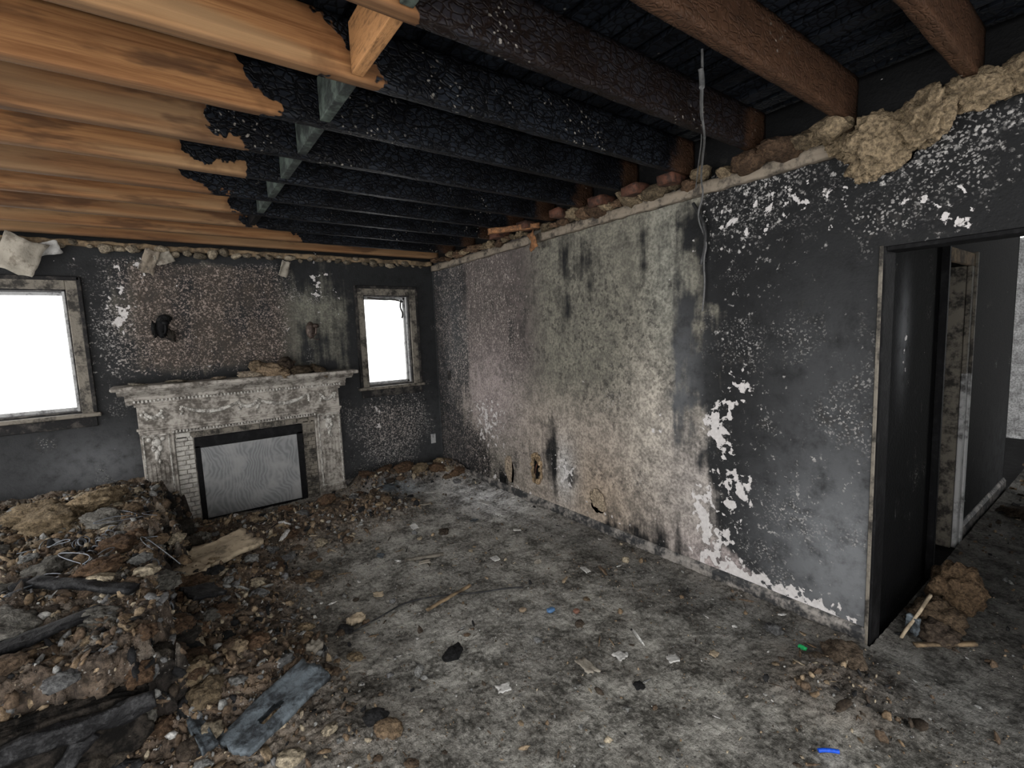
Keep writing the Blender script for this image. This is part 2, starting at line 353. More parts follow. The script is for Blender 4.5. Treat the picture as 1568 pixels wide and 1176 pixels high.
# ------------------------------------------------------------------ wall builder
def wall(name,P,u,v,n,U,V,holes,thick,paintfn,step=.02,mat=None):
    P,u,v,n=[np.array(a,float) for a in (P,u,v,n)]
    us=list(np.linspace(0,U,int(U/step)+1))+[h[0] for h in holes]+[h[1] for h in holes]
    vs=list(np.linspace(0,V,int(V/step)+1))+[h[2] for h in holes]+[h[3] for h in holes]
    us=np.unique(np.round([a for a in us if 0<=a<=U],4)); vs=np.unique(np.round([a for a in vs if 0<=a<=V],4))
    A,B=np.meshgrid(us,vs,indexing='ij'); nu,nv=A.shape
    Vf=P+A[...,None]*u+B[...,None]*v; Vb=Vf-n*thick
    idx=np.arange(nu*nv).reshape(nu,nv); N=nu*nv
    cu=(us[:-1]+us[1:])/2; cv=(vs[:-1]+vs[1:])/2; CU,CV=np.meshgrid(cu,cv,indexing='ij')
    keep=np.ones(CU.shape,bool)
    for h in holes: keep&=~((CU>h[0])&(CU<h[1])&(CV>h[2])&(CV<h[3]))
    q=np.stack([idx[:-1,:-1],idx[1:,:-1],idx[1:,1:],idx[:-1,1:]],-1)[keep]
    if np.dot(np.cross(u,v),n)<0: q=q[:,::-1]
    back=q[:,::-1]+N
    pad=np.pad(keep,1); side=[]
    for i,j in zip(*np.where(keep)):
        a,b,c,d=idx[i,j],idx[i+1,j],idx[i+1,j+1],idx[i,j+1]
        if not pad[i+1,j]: side.append((a,b,b+N,a+N))
        if not pad[i+2,j+1]: side.append((b,c,c+N,b+N))
        if not pad[i+1,j+2]: side.append((c,d,d+N,c+N))
        if not pad[i,j+1]: side.append((d,a,a+N,d+N))
    paint,mask,mask2=paintfn(A.ravel(),B.ravel())
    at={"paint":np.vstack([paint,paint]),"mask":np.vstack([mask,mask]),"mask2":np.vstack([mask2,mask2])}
    return mesh_np(name,np.vstack([Vf.reshape(-1,3),Vb.reshape(-1,3)]),[q,back,np.array(side)],mat or M_wall,None,False,at)
def lerp(c,t,d): return c*(1-t[:,None])+np.array(d)[None]*t[:,None]
def clip3(*a): return np.stack([np.clip(x,0,1) for x in a],1)
def paint_right(u,v):
    y=u-1.2; z=v
    c=np.tile(np.array([.235,.222,.18]),(len(y),1))
    c=lerp(c,sst(1.3,.7,z)*sst(1.4,1.9,y)*sst(3.9,3.2,y),(.43,.37,.315))
    c=lerp(c,gau(y,z,2.5,.3,.35,.3)*.7,(.48,.37,.27))
    c=lerp(c,gau(y,z,1.95,.95,.24,.5)*.9,(.62,.56,.48))
    c=lerp(c,gau(y,z,1.85,1.9,.16,.6)*.7,(.38,.375,.32))
    c=lerp(c,gau(y,z,1.62,.55,.3,.5)*.8,(.54,.49,.46))
    c=lerp(c,sst(2.9,3.4,y)*sst(.9,1.4,z),(.135,.112,.105))
    c=lerp(c,gau(y,z,3.95,.95,.5,.42),(.48,.40,.395))
    c=lerp(c,gau(y,z,2.85,.42,.14,.25),(.62,.60,.58))
    c=lerp(c,gau(y,z,1.4,.15,.4,.15),(.54,.46,.45))
    bnd=1.60-.02*np.sin(z*5)-sst(1.15,.85,z)*.12+gau(y,z,1.6,.75,5,.14)*.06-sst(.35,.1,z)*.22
    wob=f2(y,z,3.0,4,.6,3)*.22
    e=sst(-.12,.14,y-bnd+wob)*.82-.08*(y<bnd)
    e-=gau(y,z,1.78,1.05,.13,.5)*.22; e-=gau(y,z,1.72,1.5,.07,.35)*.35
    e-=gau(y,z,3.05,.55,.13,.3)*.45; e-=gau(y,z,2.55,1.95,.12,.3)*.3; e-=gau(y,z,2.05,1.95,.10,.5)*.3
    e-=gau(y,z,2.9,1.9,.3,.35)*.15
    e-=sst(4.0,4.6,y)*.6; e-=gau(y,z,4.1,.25,.6,.33)*.55; e-=gau(y,z,3.4,1.75,.5,.4)*.18
    e-=gau(y,z,2.1,.05,.5,.12)*.3
    e+=gau(y,z,4.0,1.0,.35,.32)*.2
    sp=.12+sst(3.0,3.6,y)*.62+gau(y,z,4.05,.9,.5,.5)*.3+(y<1.6)*(.22+.35*sst(1.9,2.3,z)+.2*gau(y,z,1.35,1.9,.2,.6))
    sp+=gau(y,z,1.15,.6,.35,.4)*.2
    sheen_mix=gau(y,z,.84,.38,.40,.52)*.95+gau(y,z,.95,1.3,.3,.5)*.2+sst(3.9,4.8,y)*.22+gau(y,z,1.75,1.2,.15,.5)*.6+.03  # light sheen painted low at the door end; wiped soot and stain tones too
    chp=gau(y,z,1.36,1.2,.13,.12)*.66+gau(y,z,1.5,.98,.09,.14)*1.0+gau(y,z,1.4,.62,.14,.2)*.82+gau(y,z,1.6,.5,.06,.15)*.9+gau(y,z,1.52,.3,.12,.12)*.85
    chp+=gau(y,z,2.82,.42,.16,.2)*.66+gau(y,z,1.28,.12,.4,.10)*.85+gau(y,z,4.0,.7,.4,.35)*.66+gau(y,z,1.2,2.15,.45,.14)*.56+gau(y,z,.55,2.0,.25,.15)*.44+gau(y,z,3.6,.12,.6,.1)*.5+gau(y,z,.95,.05,.3,.09)*.9
    chp+=gau(y,z,1.9,.9,.10,.2)*.5+gau(y,z,2.2,.15,.5,.1)*.3
    pit=.22+gau(y,z,2.8,1.9,.7,.5)*.5+gau(y,z,2.3,1.4,.5,.4)*.4+gau(y,z,1.5,.9,.2,.6)*.2
    tint=sst(2.8,3.4,y)*.6
    top=sst(2.40,2.43,z); e=e*(1-top); sp=sp*(1-top); sheen_mix=sheen_mix*(1-top); chp=chp*(1-top)  # raised wall top painted black to stand in for the dark beyond it
    return np.clip(c,0,1),clip3(e,sp,sheen_mix),clip3(chp,pit,tint)
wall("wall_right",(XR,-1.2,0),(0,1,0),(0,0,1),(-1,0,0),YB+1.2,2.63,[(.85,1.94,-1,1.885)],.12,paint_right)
def paint_back(u,v):
    x=u-2.4; z=v
    c=np.tile(np.array([.22,.215,.175]),(len(x),1))
    e=gau(x,z,1.30,1.75,.34,.6)*.66+gau(x,z,1.5,2.2,.2,.3)*.1-.04
    e+=gau(x,z,-.28,1.9,.1,.2)*.25
    brown=np.clip(sst(-.45,-.1,x)*sst(1.15,.85,x)*sst(1.2,1.45,z)*sst(2.36,2.25,z),0,1)
    c=lerp(c,brown*.95,(.056,.042,.034)); e+=brown*.66
    sp=.14+brown*.66+gau(x,z,1.95,.62,.45,.36)*.95+gau(x,z,-.38,1.7,.16,.6)*.6+gau(x,z,1.9,.3,.4,.4)*.3+gau(x,z,1.3,2.0,.4,.5)*.2+gau(x,z,2.3,1.0,.1,.5)*.3
    sheen_mix=.08+gau(x,z,-.53,.61,.3,.25)*.5+sst(1.1,.6,z)*.14  # bluish light at lower left painted in, plus greyer soot low down
    chp=gau(x,z,-.28,1.88,.10,.16)*.75+gau(x,z,1.3,2.0,.2,.4)*.42+gau(x,z,-.3,2.25,.4,.1)*.35+gau(x,z,1.8,.7,.12,.2)*.45+brown*.12
    tint=brown*.85+gau(x,z,1.95,.65,.5,.4)*.5
    top=sst(2.40,2.43,z); e=e*(1-top); sp=sp*(1-top); sheen_mix=sheen_mix*(1-top)
    return np.clip(c,0,1),clip3(e,sp,sheen_mix),clip3(chp,brown*.1+.1,tint)
W1=(-1.55,-.575,1.09,2.05); W2=(1.73,2.25,1.07,2.045)
wall("wall_back",(-2.4,YB,0),(1,0,0),(0,0,1),(0,-1,0),XR+2.4,2.63,[(a+2.4,b+2.4,c,d) for a,b,c,d in (W1,W2)],.16,paint_back)
def paint_hall(u,v):
    x=u; z=v; n=len(x)
    return np.tile(np.array([.2,.2,.19]),(n,1)),clip3(0*x,.1+0*x,.02+gau(x,z,.3,1.5,.08,.25)*.6+sst(1.7,3,x)*.2*sst(1.2,.3,z)),clip3(gau(x,z,.32,1.45,.05,.15)*.75,0*x,0*x)  # reflected highlight painted on the black wall as a pale streak
wall("wall_hall",(XR+.125,.76,0),(1,0,0),(0,0,1),(0,-1,0),3.3,2.5,[(1.0,1.52,-1,1.89)],.12,paint_hall,.04,M_wallhall)
def paint_light(u,v):
    n=len(u); return np.tile(np.array([.6,.6,.6]),(n,1)),clip3(1+0*u,0*u,.3+0*u),clip3(0*u,.0+0*u,0*u)
wall("wall_far",(8.6,3.0,0),(0,-1,0),(0,0,1),(-1,0,0),4.3,2.5,[],.1,paint_light,.06)
def paint_dark(u,v):
    n=len(u); return np.tile(np.array([.1,.1,.1]),(n,1)),clip3(0*u,.1+0*u,.05+0*u),clip3(0*u,0*u,0*u)
wall("wall_hall_blocker",(XR+.125,-.95,0),(1,0,0),(0,0,1),(0,1,0),4.0,2.5,[],.1,paint_dark,.06,M_wallhall)  # added out of view to block light and darken the hall
wall("wall_blocker_back",(XR+.125,2.2,0),(1,0,0),(0,0,1),(0,-1,0),2.2,2.5,[],.1,paint_dark,.06,M_wallhall)  # unseen enclosure added behind the doorway to keep sky light out
wall("wall_blocker_side",(4.78,.89,0),(0,1,0),(0,0,1),(-1,0,0),1.2,2.5,[],.1,paint_dark,.06,M_wallhall)  # unseen side of the added enclosure, blocks sky light
# ------------------------------------------------------------------ ceiling joists + deck
bnds={.47:-3,.87:-3,1.27:.66,1.67:.62,2.07:.40,2.47:.36,2.87:.38,3.27:.36,3.67:.46,4.07:.62,4.47:1.05,4.86:9}
tones=[0,0,.15,0,.1,.7,.2,.8,.3,.6,.5,.75]
for i,(y,b) in enumerate(bnds.items()):
    br=1.0 if y<1 else 0.0
    if abs(y-1.27)<.01: br=.15
    rough_board("ceiling_joist",(-2.6,y,ZJ+.095),(XR-.004,y,ZJ+.095),.040,.188,M_joist,None,.025,.0045,{"bx":b+.0,"brown":br,"tone":tones[i]},4,8,i,taper=(lambda V,b=b: .25+.75*sst(b-.1,b+.1,V[:,0]) if b<5 else .3+0*V[:,0]))
for y in (.07,-.33,-.73,-1.13):
    rough_board("ceiling_joist",(-2.6,y,ZJ+.095),(XR-.004,y,ZJ+.095),.040,.188,M_joist,None,.06,.004,{"bx":-3.0,"brown":.6,"tone":0.0},3,4,int(y*10)+50)
ys=sorted(bnds.keys())
for i,(a,b) in enumerate(zip(ys[1:9],ys[2:10])):
    box("joist_blocking",.585,.625,a+.026,b-.026,ZJ+.012,ZJ+.175,M_blockw if i==1 else (M_block if a<3.5 else M_black),None,.004)
pl=[]
x=-2.6
while x<8.5:
    w=.12+rng.uniform(-.01,.01); pl.append((x,x+w-.035,-1.3,YB+.1,2.64+rng.uniform(0,.004),2.662)); x+=w
boxes("ceiling",pl+[(-2.6,8.7,-1.3,YB+.16,2.665,2.69)],M_deck,None,.002)
# ------------------------------------------------------------------ wall-top plates, crown, insulation
rough_board("trim_1",(-2.4,YB-.03,2.40),(XR-.03,YB-.03,2.40),.045,.045,M_plate,None,.03,.02,None,3,3,3)
rough_board("trim_2",(XR-.03,.80,2.345),(XR-.03,YB-.06,2.345),.045,.06,M_crown,None,.03,.014,None,3,3,8)
ci=empty("ceiling_insulation")
tanc=(.27,.205,.13); brn=(.125,.078,.048); gry=(.19,.18,.16)
L=[]
yy=.75
while yy<4.8:
    s=rng.uniform(.03,.075)
    big=1.25 if yy<2.6 else .8
    col=np.array(tanc)*rng.uniform(.4,1.1) if rng.random()<.55 else np.array(brn)*rng.uniform(.5,1.3)
    L.append(((XR-.06+rng.normal(0,.015),yy,2.405+rng.normal(0,.012)),(s*.8*big,s*1.3*big,s*.55*big),col)); yy+=rng.uniform(.05,.14)
clumps("insulation_strip",L,M_insul,ci,3,.55,1.8,xmax=XR-.006)
clumps("insulation_hanging",[((XR-.07,.74,2.30),(.06,.125,.11),tanc),((XR-.07,.60,2.35),(.07,.10,.09),tanc),((XR-.06,.46,2.40),(.06,.10,.06),tanc),((XR-.06,.32,2.41),(.06,.10,.06),tanc),((XR-.05,.86,2.34),(.05,.07,.06),tanc),((XR-.06,.16,2.40),(.06,.10,.06),tanc),((XR-.06,.0,2.40),(.06,.09,.05),tanc),((XR-.06,.78,2.22),(.03,.06,.05),tanc)],M_insul,ci,5,.5,1.7,xmax=XR-.006)
L=[]
for x in np.arange(-2.2,2.45,.09):
    s=rng.uniform(.015,.045); L.append(((x,YB-.05,2.375+rng.normal(0,.012)),(s*1.6,s*.9,s*.8),np.array((.36,.30,.22))*rng.uniform(.3,1.1)))
clumps("insulation_crumbs",L,M_insul,ci,2,.5,2,ymax=YB-.006)
for y in (1.72,1.98,2.27,2.67,3.07,3.47):
    rough_board("joist_stub",(2.38,y,2.43+rng.uniform(-.015,.02)),(2.56,y+.01,2.44),.10,.055,M_brownwood,ci,.03,.02,None,3,3,int(y*10))
rough_board("broken_lath",(2.18,3.25,2.40),(2.52,3.0,2.43),.05,.04,M_orange,ci,.03,.012,None,3,3,4)
def flap(name,c,w,h,mat,rot,seed=0,n=10):
    a,b=np.meshgrid(np.linspace(-.5,.5,n),np.linspace(-.5,.5,n),indexing='ij')
    r=1+.25*f2(a.ravel(),b.ravel(),2.5,3,.6,seed).reshape(a.shape)
    X=a*w*r;Z=b*h*r;Y=.10*f2(a.ravel(),b.ravel(),1.5,2,.5,seed+4).reshape(a.shape)*max(w,h)*2
    top=np.stack([X,Y,Z],-1).reshape(-1,3); R=np.array(Euler(rot).to_matrix())
    V=np.vstack([top,top+np.array([0,.006,0])])@R.T+np.array(c)
    idx=np.arange(n*n).reshape(n,n);q=np.stack([idx[:-1,:-1],idx[1:,:-1],idx[1:,1:],idx[:-1,1:]],-1).reshape(-1,4)
    bd=list(idx[:,0])+list(idx[-1,1:])+list(idx[::-1,-1][1:])+list(idx[0,::-1][1:-1]); bd=np.array(bd);nb=np.roll(bd,-1)
    s=np.stack([bd,nb,nb+n*n,bd+n*n],1)[:,::-1]
    return mesh_np(name,V,[q,q[:,::-1]+n*n,s],mat)
flap("hanging_plaster",(-.78,YB-.16,2.27),.22,.26,M_plasterflap,(.35,.4,.2),1)
flap("hanging_plaster",(-.64,YB-.12,2.33),.16,.10,M_paper,(.5,-.3,.1),2)
flap("hanging_plaster",(-.04,YB-.10,2.28),.10,.20,M_crown,(.3,.3,.2),3)
flap("hanging_plaster",(.06,YB-.09,2.31),.13,.09,M_plasterflap,(.3,-.4,.1),4)
flap("hanging_plaster",(.98,YB-.08,2.27),.08,.15,M_plasterflap,(.25,.2,.3),5)
flap("hanging_plaster",(2.46,3.02,2.31),.09,.14,M_orange,(0,.3,1.5),6)
# ------------------------------------------------------------------ baseboards
extrude_profile("baseboard_right",[(XR,0),(XR-.02,0),(XR-.02,.085),(XR-.013,.10),(XR-.006,.108),(XR,.11)],.745,YB-.02,M_base,None,'Y')
extrude_profile("baseboard_back",[(YB,0),(YB-.02,0),(YB-.02,.085),(YB-.006,.108),(YB,.11)],1.38,XR-.02,M_base)
extrude_profile("baseboard_back",[(YB,0),(YB-.02,0),(YB-.02,.085),(YB-.006,.108),(YB,.11)],-2.4,-.26,M_base)
extrude_profile("baseboard_hall",[(.76,0),(.74,0),(.74,.085),(.754,.108),(.76,.11)],4.34,5.99,M_base)
# ------------------------------------------------------------------ windows
def window(name,w,left_ext=True):
    x0,x1,z0,z1=w; e=empty(name); c=.085
    y0=YB-.022
    L=[(x0-c,x0,y0,YB,z0-.01,z1+c),(x1,x1+c,y0,YB,z0-.01,z1+c),(x0,x1,y0,YB,z1,z1+c)]
    boxes("casing",L,M_casing,e,.004)
    L=[(x0-c-.01,x0-c+.018,y0-.012,YB,z0,z1+c+.01),(x1+c-.018,x1+c+.01,y0-.012,YB,z0,z1+c+.01),(x0-c,x1+c,y0-.012,YB,z1+c-.018,z1+c+.012)]
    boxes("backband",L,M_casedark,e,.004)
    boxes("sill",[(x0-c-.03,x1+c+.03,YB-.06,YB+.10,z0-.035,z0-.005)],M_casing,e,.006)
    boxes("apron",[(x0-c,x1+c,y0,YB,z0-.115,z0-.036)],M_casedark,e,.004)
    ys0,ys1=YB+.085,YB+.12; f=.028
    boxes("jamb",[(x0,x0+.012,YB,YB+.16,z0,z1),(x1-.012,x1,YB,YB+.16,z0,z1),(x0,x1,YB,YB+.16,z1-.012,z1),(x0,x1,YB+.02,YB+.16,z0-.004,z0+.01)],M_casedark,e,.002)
    boxes("sash",[(x0+.012,x0+.012+f,ys0,ys1,z0,z1),(x1-.012-f,x1-.012,ys0,ys1,z0,z1),(x0,x1,ys0,ys1,z1-.012-f,z1-.012),(x0,x1,ys0,ys1,z0+.01,z0+.01+f)],M_sash,e,.003)
    boxes("stop",[(x1-.03,x1-.012,YB+.03,YB+.045,z0,z1),(x0+.012,x0+.022,YB+.03,YB+.045,z0,z1)],M_sash,e,.002)
    return e
w1=window("window_1",W1); w2=window("window_2",W2)
curve("latch_bar",[(2.18,YB+.05,2.0),(2.15,YB+.04,1.93),(2.19,YB+.03,1.84),(2.17,YB+.04,1.80)],.009,M_casedark,w2)
curve("broken_blind",[(1.80,YB+.05,2.02),(1.95,YB+.05,2.0),(2.1,YB+.05,2.01),(2.2,YB+.05,1.98)],.008,M_casedark,w2)
curve("broken_latch",[(-1.06,YB+.06,1.60),(-1.03,YB+.05,1.56),(-1.02,YB+.05,1.52)],.006,M_sash,w1)
# ------------------------------------------------------------------ fireplace mantel
fp=empty("fireplace",(0,0,0)); YF=4.84
boxes("backing",[(-.235,1.36,YF+.03,YB,0,1.14)],M_mantel,fp,.003)
def pil(x0,x1):
    L=[(x0,x1,YF,YF+.05,.10,.92),(x0-.008,x1+.008,YF-.012,YF+.05,0,.12),(x0-.004,x1+.004,YF-.008,YF+.05,.885,.905)]
    boxes("pilaster",L,M_mantel,fp,.004)
    w=(x1-x0); 
    L=[(x0+.012,x0+.022,YF-.009,YF+.01,.15,.86),(x1-.022,x1-.012,YF-.009,YF+.01,.15,.86),(x0+.012,x1-.012,YF-.009,YF+.01,.855,.867),(x0+.012,x1-.012,YF-.009,YF+.01,.145,.155)]
    boxes("pilaster_panel_molding",L,M_mantel2,fp,.002)
    n=5; R=[]
    for i in range(n):
        a=x0+.03+(w-.06)*(i+.15)/n; R.append((a,a+(w-.06)/n*.6,YF-.006,YF+.01,.18,.62))
    boxes("pilaster_reeds",R,M_mantel,fp,.002)
    cx=(x0+x1)/2
    V0,F0=ico(3); Vs=[];Fs=[];o=0
    for (dx,z,sx,sz) in ((0,.80,.032,.04),(-.02,.75,.018,.03),(.022,.75,.018,.03),(0,.71,.02,.035),(-.008,.67,.012,.025),(.01,.64,.01,.02),(0,.84,.02,.015),(-.045,.83,.018,.018),(.045,.83,.018,.018)):
        Vs.append(V0*np.array([sx,.020,sz])+np.array([cx+dx,YF-.004,z])+f3(V0*1.0+z*9,3,2)[:,None]*.004);Fs.append(F0+o);o+=len(V0)
    mesh_np("pilaster_drop_ornament",np.vstack(Vs),np.vstack(Fs),M_mantel2,fp,True)
pil(-.235,-.03); pil(1.13,1.36)
boxes("frieze",[(-.235,1.36,YF,YF+.06,.905,1.135),(-.25,1.375,YF-.014,YF+.05,.905,.925),(-.25,1.375,YF-.010,YF+.05,1.105,1.125)],M_mantel,fp,.004)
def garland(cx,wd,zt,drop):
    Vs=[];Fs=[];o=0;V0,F0=ico(2); n=int(wd/.014)
    for i in range(n+1):
        t=i/n*2-1; x=cx+t*wd/2; z=zt-drop*(1-t*t); s=.009+.010*(1-t*t)+rng.uniform(0,.003)
        Vs.append(V0*np.array([s,.016,s*.95])+np.array([x,YF-.004,z]));Fs.append(F0+o);o+=len(V0)
    for t in (-1,1):
        for k in range(4):
            Vs.append(V0*np.array([.012,.013,.012])+np.array([cx+t*wd/2+rng.normal(0,.012),YF-.004,zt-.02*k]));Fs.append(F0+o);o+=len(V0)
    mesh_np("frieze_garland",np.vstack(Vs),np.vstack(Fs),M_mantel2,fp,True)
garland(.28,.42,1.075,.06); garland(.85,.42,1.075,.06); garland(.56,.14,1.06,.04)
garland(-.13,.12,1.06,.05); garland(1.25,.12,1.06,.05)
prof=[(YB,1.125),(YF-.004,1.125),(YF-.008,1.15),(YF-.022,1.16),(YF-.03,1.185),(YF-.055,1.205),(YF-.085,1.225),(YF-.10,1.24),(YF-.10,1.25),(YB,1.25)]
extrude_profile("cornice",prof,-.30,1.43,M_mantel,fp)
extrude_profile("cornice_cap",[(YB,1.205),(YF-.06,1.205),(YF-.09,1.225),(YF-.11,1.24),(YF-.11,1.25),(YB,1.25)],-.34,1.485,M_mantel,fp)
boxes("mantel_shelf",[(-.375,1.53,YF-.145,YB,1.248,1.282)],M_mantel,fp,.008)
D=[(x,x+.014,YF-.024,YF,1.138,1.158) for x in np.arange(-.25,1.37,.026)]
boxes("cornice_dentils",D,M_mantel2,fp,.001)
D=[(x,x+.014,YF-.012,YF+.03,.862,.88) for x in np.arange(-.02,1.11,.024)]
boxes("opening_dentils",D,M_mantel2,fp,.001)
boxes("opening_molding",[(-.03,1.13,YF-.004,YF+.04,.88,.905),(-.03,-.012,YF-.004,YF+.04,0,.88),(1.112,1.13,YF-.004,YF+.04,0,.88)],M_mantel,fp,.003)
Br=[];Bd=[]
z=0.0;k=0
while z<.80:
    Br.append((-.008,.052+(k%2)*.028,YF+.012,YF+.04,z,z+.036)); Br.append((.056+(k%2)*.028,.118,YF+.012,YF+.04,z,z+.036))
    Bd.append((1.0,1.04+(k%2)*.03,YF+.012,YF+.04,z,z+.036)); Bd.append((1.044+(k%2)*.03,1.108,YF+.012,YF+.04,z,z+.036)); z+=.041;k+=1
x=.0
Bt=[]
while x<1.08:
    Bt.append((x,x+.10,YF+.012,YF+.04,.80,.848)); x+=.106
boxes("brick_surround",Br+Bt[:1],M_brick,fp,.003); boxes("brick_surround_sooty",Bd+Bt[1:],M_casing,fp,.003)
boxes("black_iron_frame",[(.125,.995,YF+.008,YF+.035,.70,.795),(.125,.165,YF+.008,YF+.035,0,.72),(.94,.995,YF+.008,YF+.035,0,.72)],M_black,fp,.004)
boxes("cover_panel",[(.165,.94,YF+.002,YF+.03,.07,.70)],M_board,fp,.003)
gl=[(.165,.94,YF+.01,YF+.03,0,.07)]+[(x,x+.006,YF-.002,YF+.012,.03,.062) for x in np.arange(.2,.9,.014)]
boxes("floor_grille",gl,M_black,fp,.001)
clumps("mantel_debris",[((.75,4.82,1.325),(.16,.075,.06),(.26,.19,.125)),((.60,4.84,1.30),(.10,.05,.03),(.36,.30,.23)),((1.02,4.80,1.305),(.13,.06,.045),(.10,.075,.05)),((.9,4.86,1.36),(.10,.06,.07),(.08,.06,.045)),((1.2,4.83,1.295),(.12,.05,.02),(.16,.12,.08)),((.35,4.85,1.292),(.12,.05,.012),(.25,.2,.15)),((.05,4.84,1.292),(.12,.06,.01),(.2,.17,.13)),((-.2,4.80,1.29),(.06,.05,.01),(.3,.27,.22)),((.86,4.745,1.29),(.06,.03,.04),(.22,.16,.1)),((.66,4.86,1.37),(.07,.05,.05),(.2,.15,.1))],M_insul,fp,4,.5,1.6,ymax=YB-.004)
def sconce(x,z,dark):
    e=empty("wall_sconce"); m=M_black if dark else M_copper
    V0,F0=ico(3)
    V=V0*np.array([.045,.03,.085])+np.array([x,YB-.01,z])+f3(V0,2.5,3)[:,None]*.008; V[:,1]=np.minimum(V[:,1],YB)
    mesh_np("backplate",V,F0,m,e,True)
    curve("arm",[(x,YB-.02,z-.03),(x+.02,YB-.09,z-.06),(x+.03,YB-.11,z-.0),(x+.03,YB-.11,z+.04)],.009,m,e)
    mesh_np("cup",V0*np.array([.028,.028,.022])+np.array([x+.03,YB-.11,z+.04]),F0,m,e,True)
    curve("dangling_wire",[(x,YB-.02,z-.06),(x+.05,YB-.04,z-.12),(x+.07,YB-.03,z-.08)],.004,m,e)
    return e
s1=sconce(-.01,1.74,True); sconce(1.18,1.69,False)
clumps("soot_cluster",[((.02,YB-.02,1.82),(.05,.02,.03),(.02,.02,.02)),((.05,YB-.02,1.68),(.04,.02,.05),(.03,.025,.02)),((-.06,YB-.02,1.73),(.03,.015,.06),(.02,.02,.02))],M_insul,s1,3,.5,2,ymax=YB-.003)
# ------------------------------------------------------------------ right wall fixtures
e=empty("outlet_hole")
boxes("hole_dark",[(XR-.004,XR,3.16,3.25,.27,.48)],M_black,e,.001)
L=[]
for k in range(26):
    a=k/26*2*math.pi; L.append(((XR-.008,3.205+.06*math.cos(a)+rng.normal(0,.006),.375+.12*math.sin(a)),(.008,.022,.025),np.array((.44,.32,.20))*rng.uniform(.5,1.2)))
clumps("torn_plaster_rim",L,M_insul,e,2,.5,2,xmax=XR-.001)
curve("stub_wire",[(XR,3.2,.42),(XR-.03,3.19,.40),(XR-.02,3.21,.33)],.006,M_brownwood,e)
e=empty("wall_outlet")
boxes("box",[(XR-.012,XR,3.66,3.80,.115,.20)],M_casedark,e,.004)
boxes("sockets",[(XR-.02,XR-.01,3.68,3.72,.13,.18),(XR-.02,XR-.01,3.74,3.78,.13,.18)],M_black,e,.004)
clumps("torn_paint_patch",[((XR-.006,2.47,.27),(.006,.08,.09),(.46,.37,.27)),((XR-.006,3.62,.28),(.006,.05,.12),(.40,.32,.24))],M_insul,None,4,.35,1.6,xmax=XR-.0005)
boxes("light_switch",[(XR-.008,XR,4.70,4.77,1.08,1.19)],M_casedark,None,.003)
boxes("wall_outlet",[(2.42,2.48,YB-.01,YB,.33,.44)],M_sash,None,.003)
curve("hanging_cable",[(1.72,1.075,2.60),(1.74,1.085,2.50),(1.90,1.19,2.46),(2.0,1.235,2.40),(2.2,1.37,2.40),(2.42,1.52,2.36),(2.50,1.55,2.30),(2.535,1.62,2.20),(2.54,1.55,2.05),(2.55,1.585,1.95),(2.55,1.57,1.8),(2.55,1.59,1.66)],.005,M_greywire)
curve("hanging_cable",[(2.535,1.64,2.28),(2.535,1.59,2.20),(2.54,1.56,2.10),(2.545,1.575,2.0),(2.55,1.60,1.93)],.010,M_blackwire)
curve("hanging_cable",[(1.75,1.09,2.56),(1.85,1.17,2.50),(2.1,1.31,2.45),(2.35,1.49,2.42),(2.5,1.60,2.35)],.003,M_greywire)
curve("wire_hook",[(1.71,1.07,2.46),(1.73,1.08,2.50),(1.71,1.075,2.53)],.010,M_greywire)
# ------------------------------------------------------------------ door opening
d1=empty("door_1")
boxes("jamb_lining",[(XR-.004,XR+.122,.725,.74,0,1.885),(XR-.004,XR+.122,-.35,-.33,0,1.885),(XR-.004,XR+.122,-.33,.725,1.865,1.885)],M_black,d1,.003)
boxes("corner_bead",[(XR-.008,XR-.001,.735,.75,0,1.89)],M_casing,d1,.003)
e=empty("door_2")
x0,x1=XR+.12+1.0,XR+.12+1.52
boxes("casing_left",[(x0-.09,x0,.735,.76,0,1.97),(x0-.10,x0-.075,.722,.76,0,1.98)],M_black,e,.004)
boxes("casing_right",[(x1,x1+.09,.735,.76,0,1.20),(x1+.07,x1+.10,.722,.76,0,1.20)],M_doorpaint,e,.004)
boxes("casing_right_scorched",[(x1,x1+.09,.735,.76,1.19,1.89),(x1+.07,x1+.10,.722,.76,1.19,1.98)],M_casing,e,.004)
boxes("casing_head",[(x0-.09,x1+.09,.735,.76,1.89,1.97)],M_plate,e,.004)
boxes("jamb",[(x0,x0+.02,.76,.88,0,1.89),(x1-.02,x1,.76,.88,0,1.89)],M_casing,e,.003)
boxes("open_leaf",[(x0+.02,x0+.055,.88,1.35,.01,1.87),(x0+.05,x0+.06,.93,1.30,.2,.8),(x0+.05,x0+.06,.93,1.30,.95,1.7)],M_casedark,e,.004)
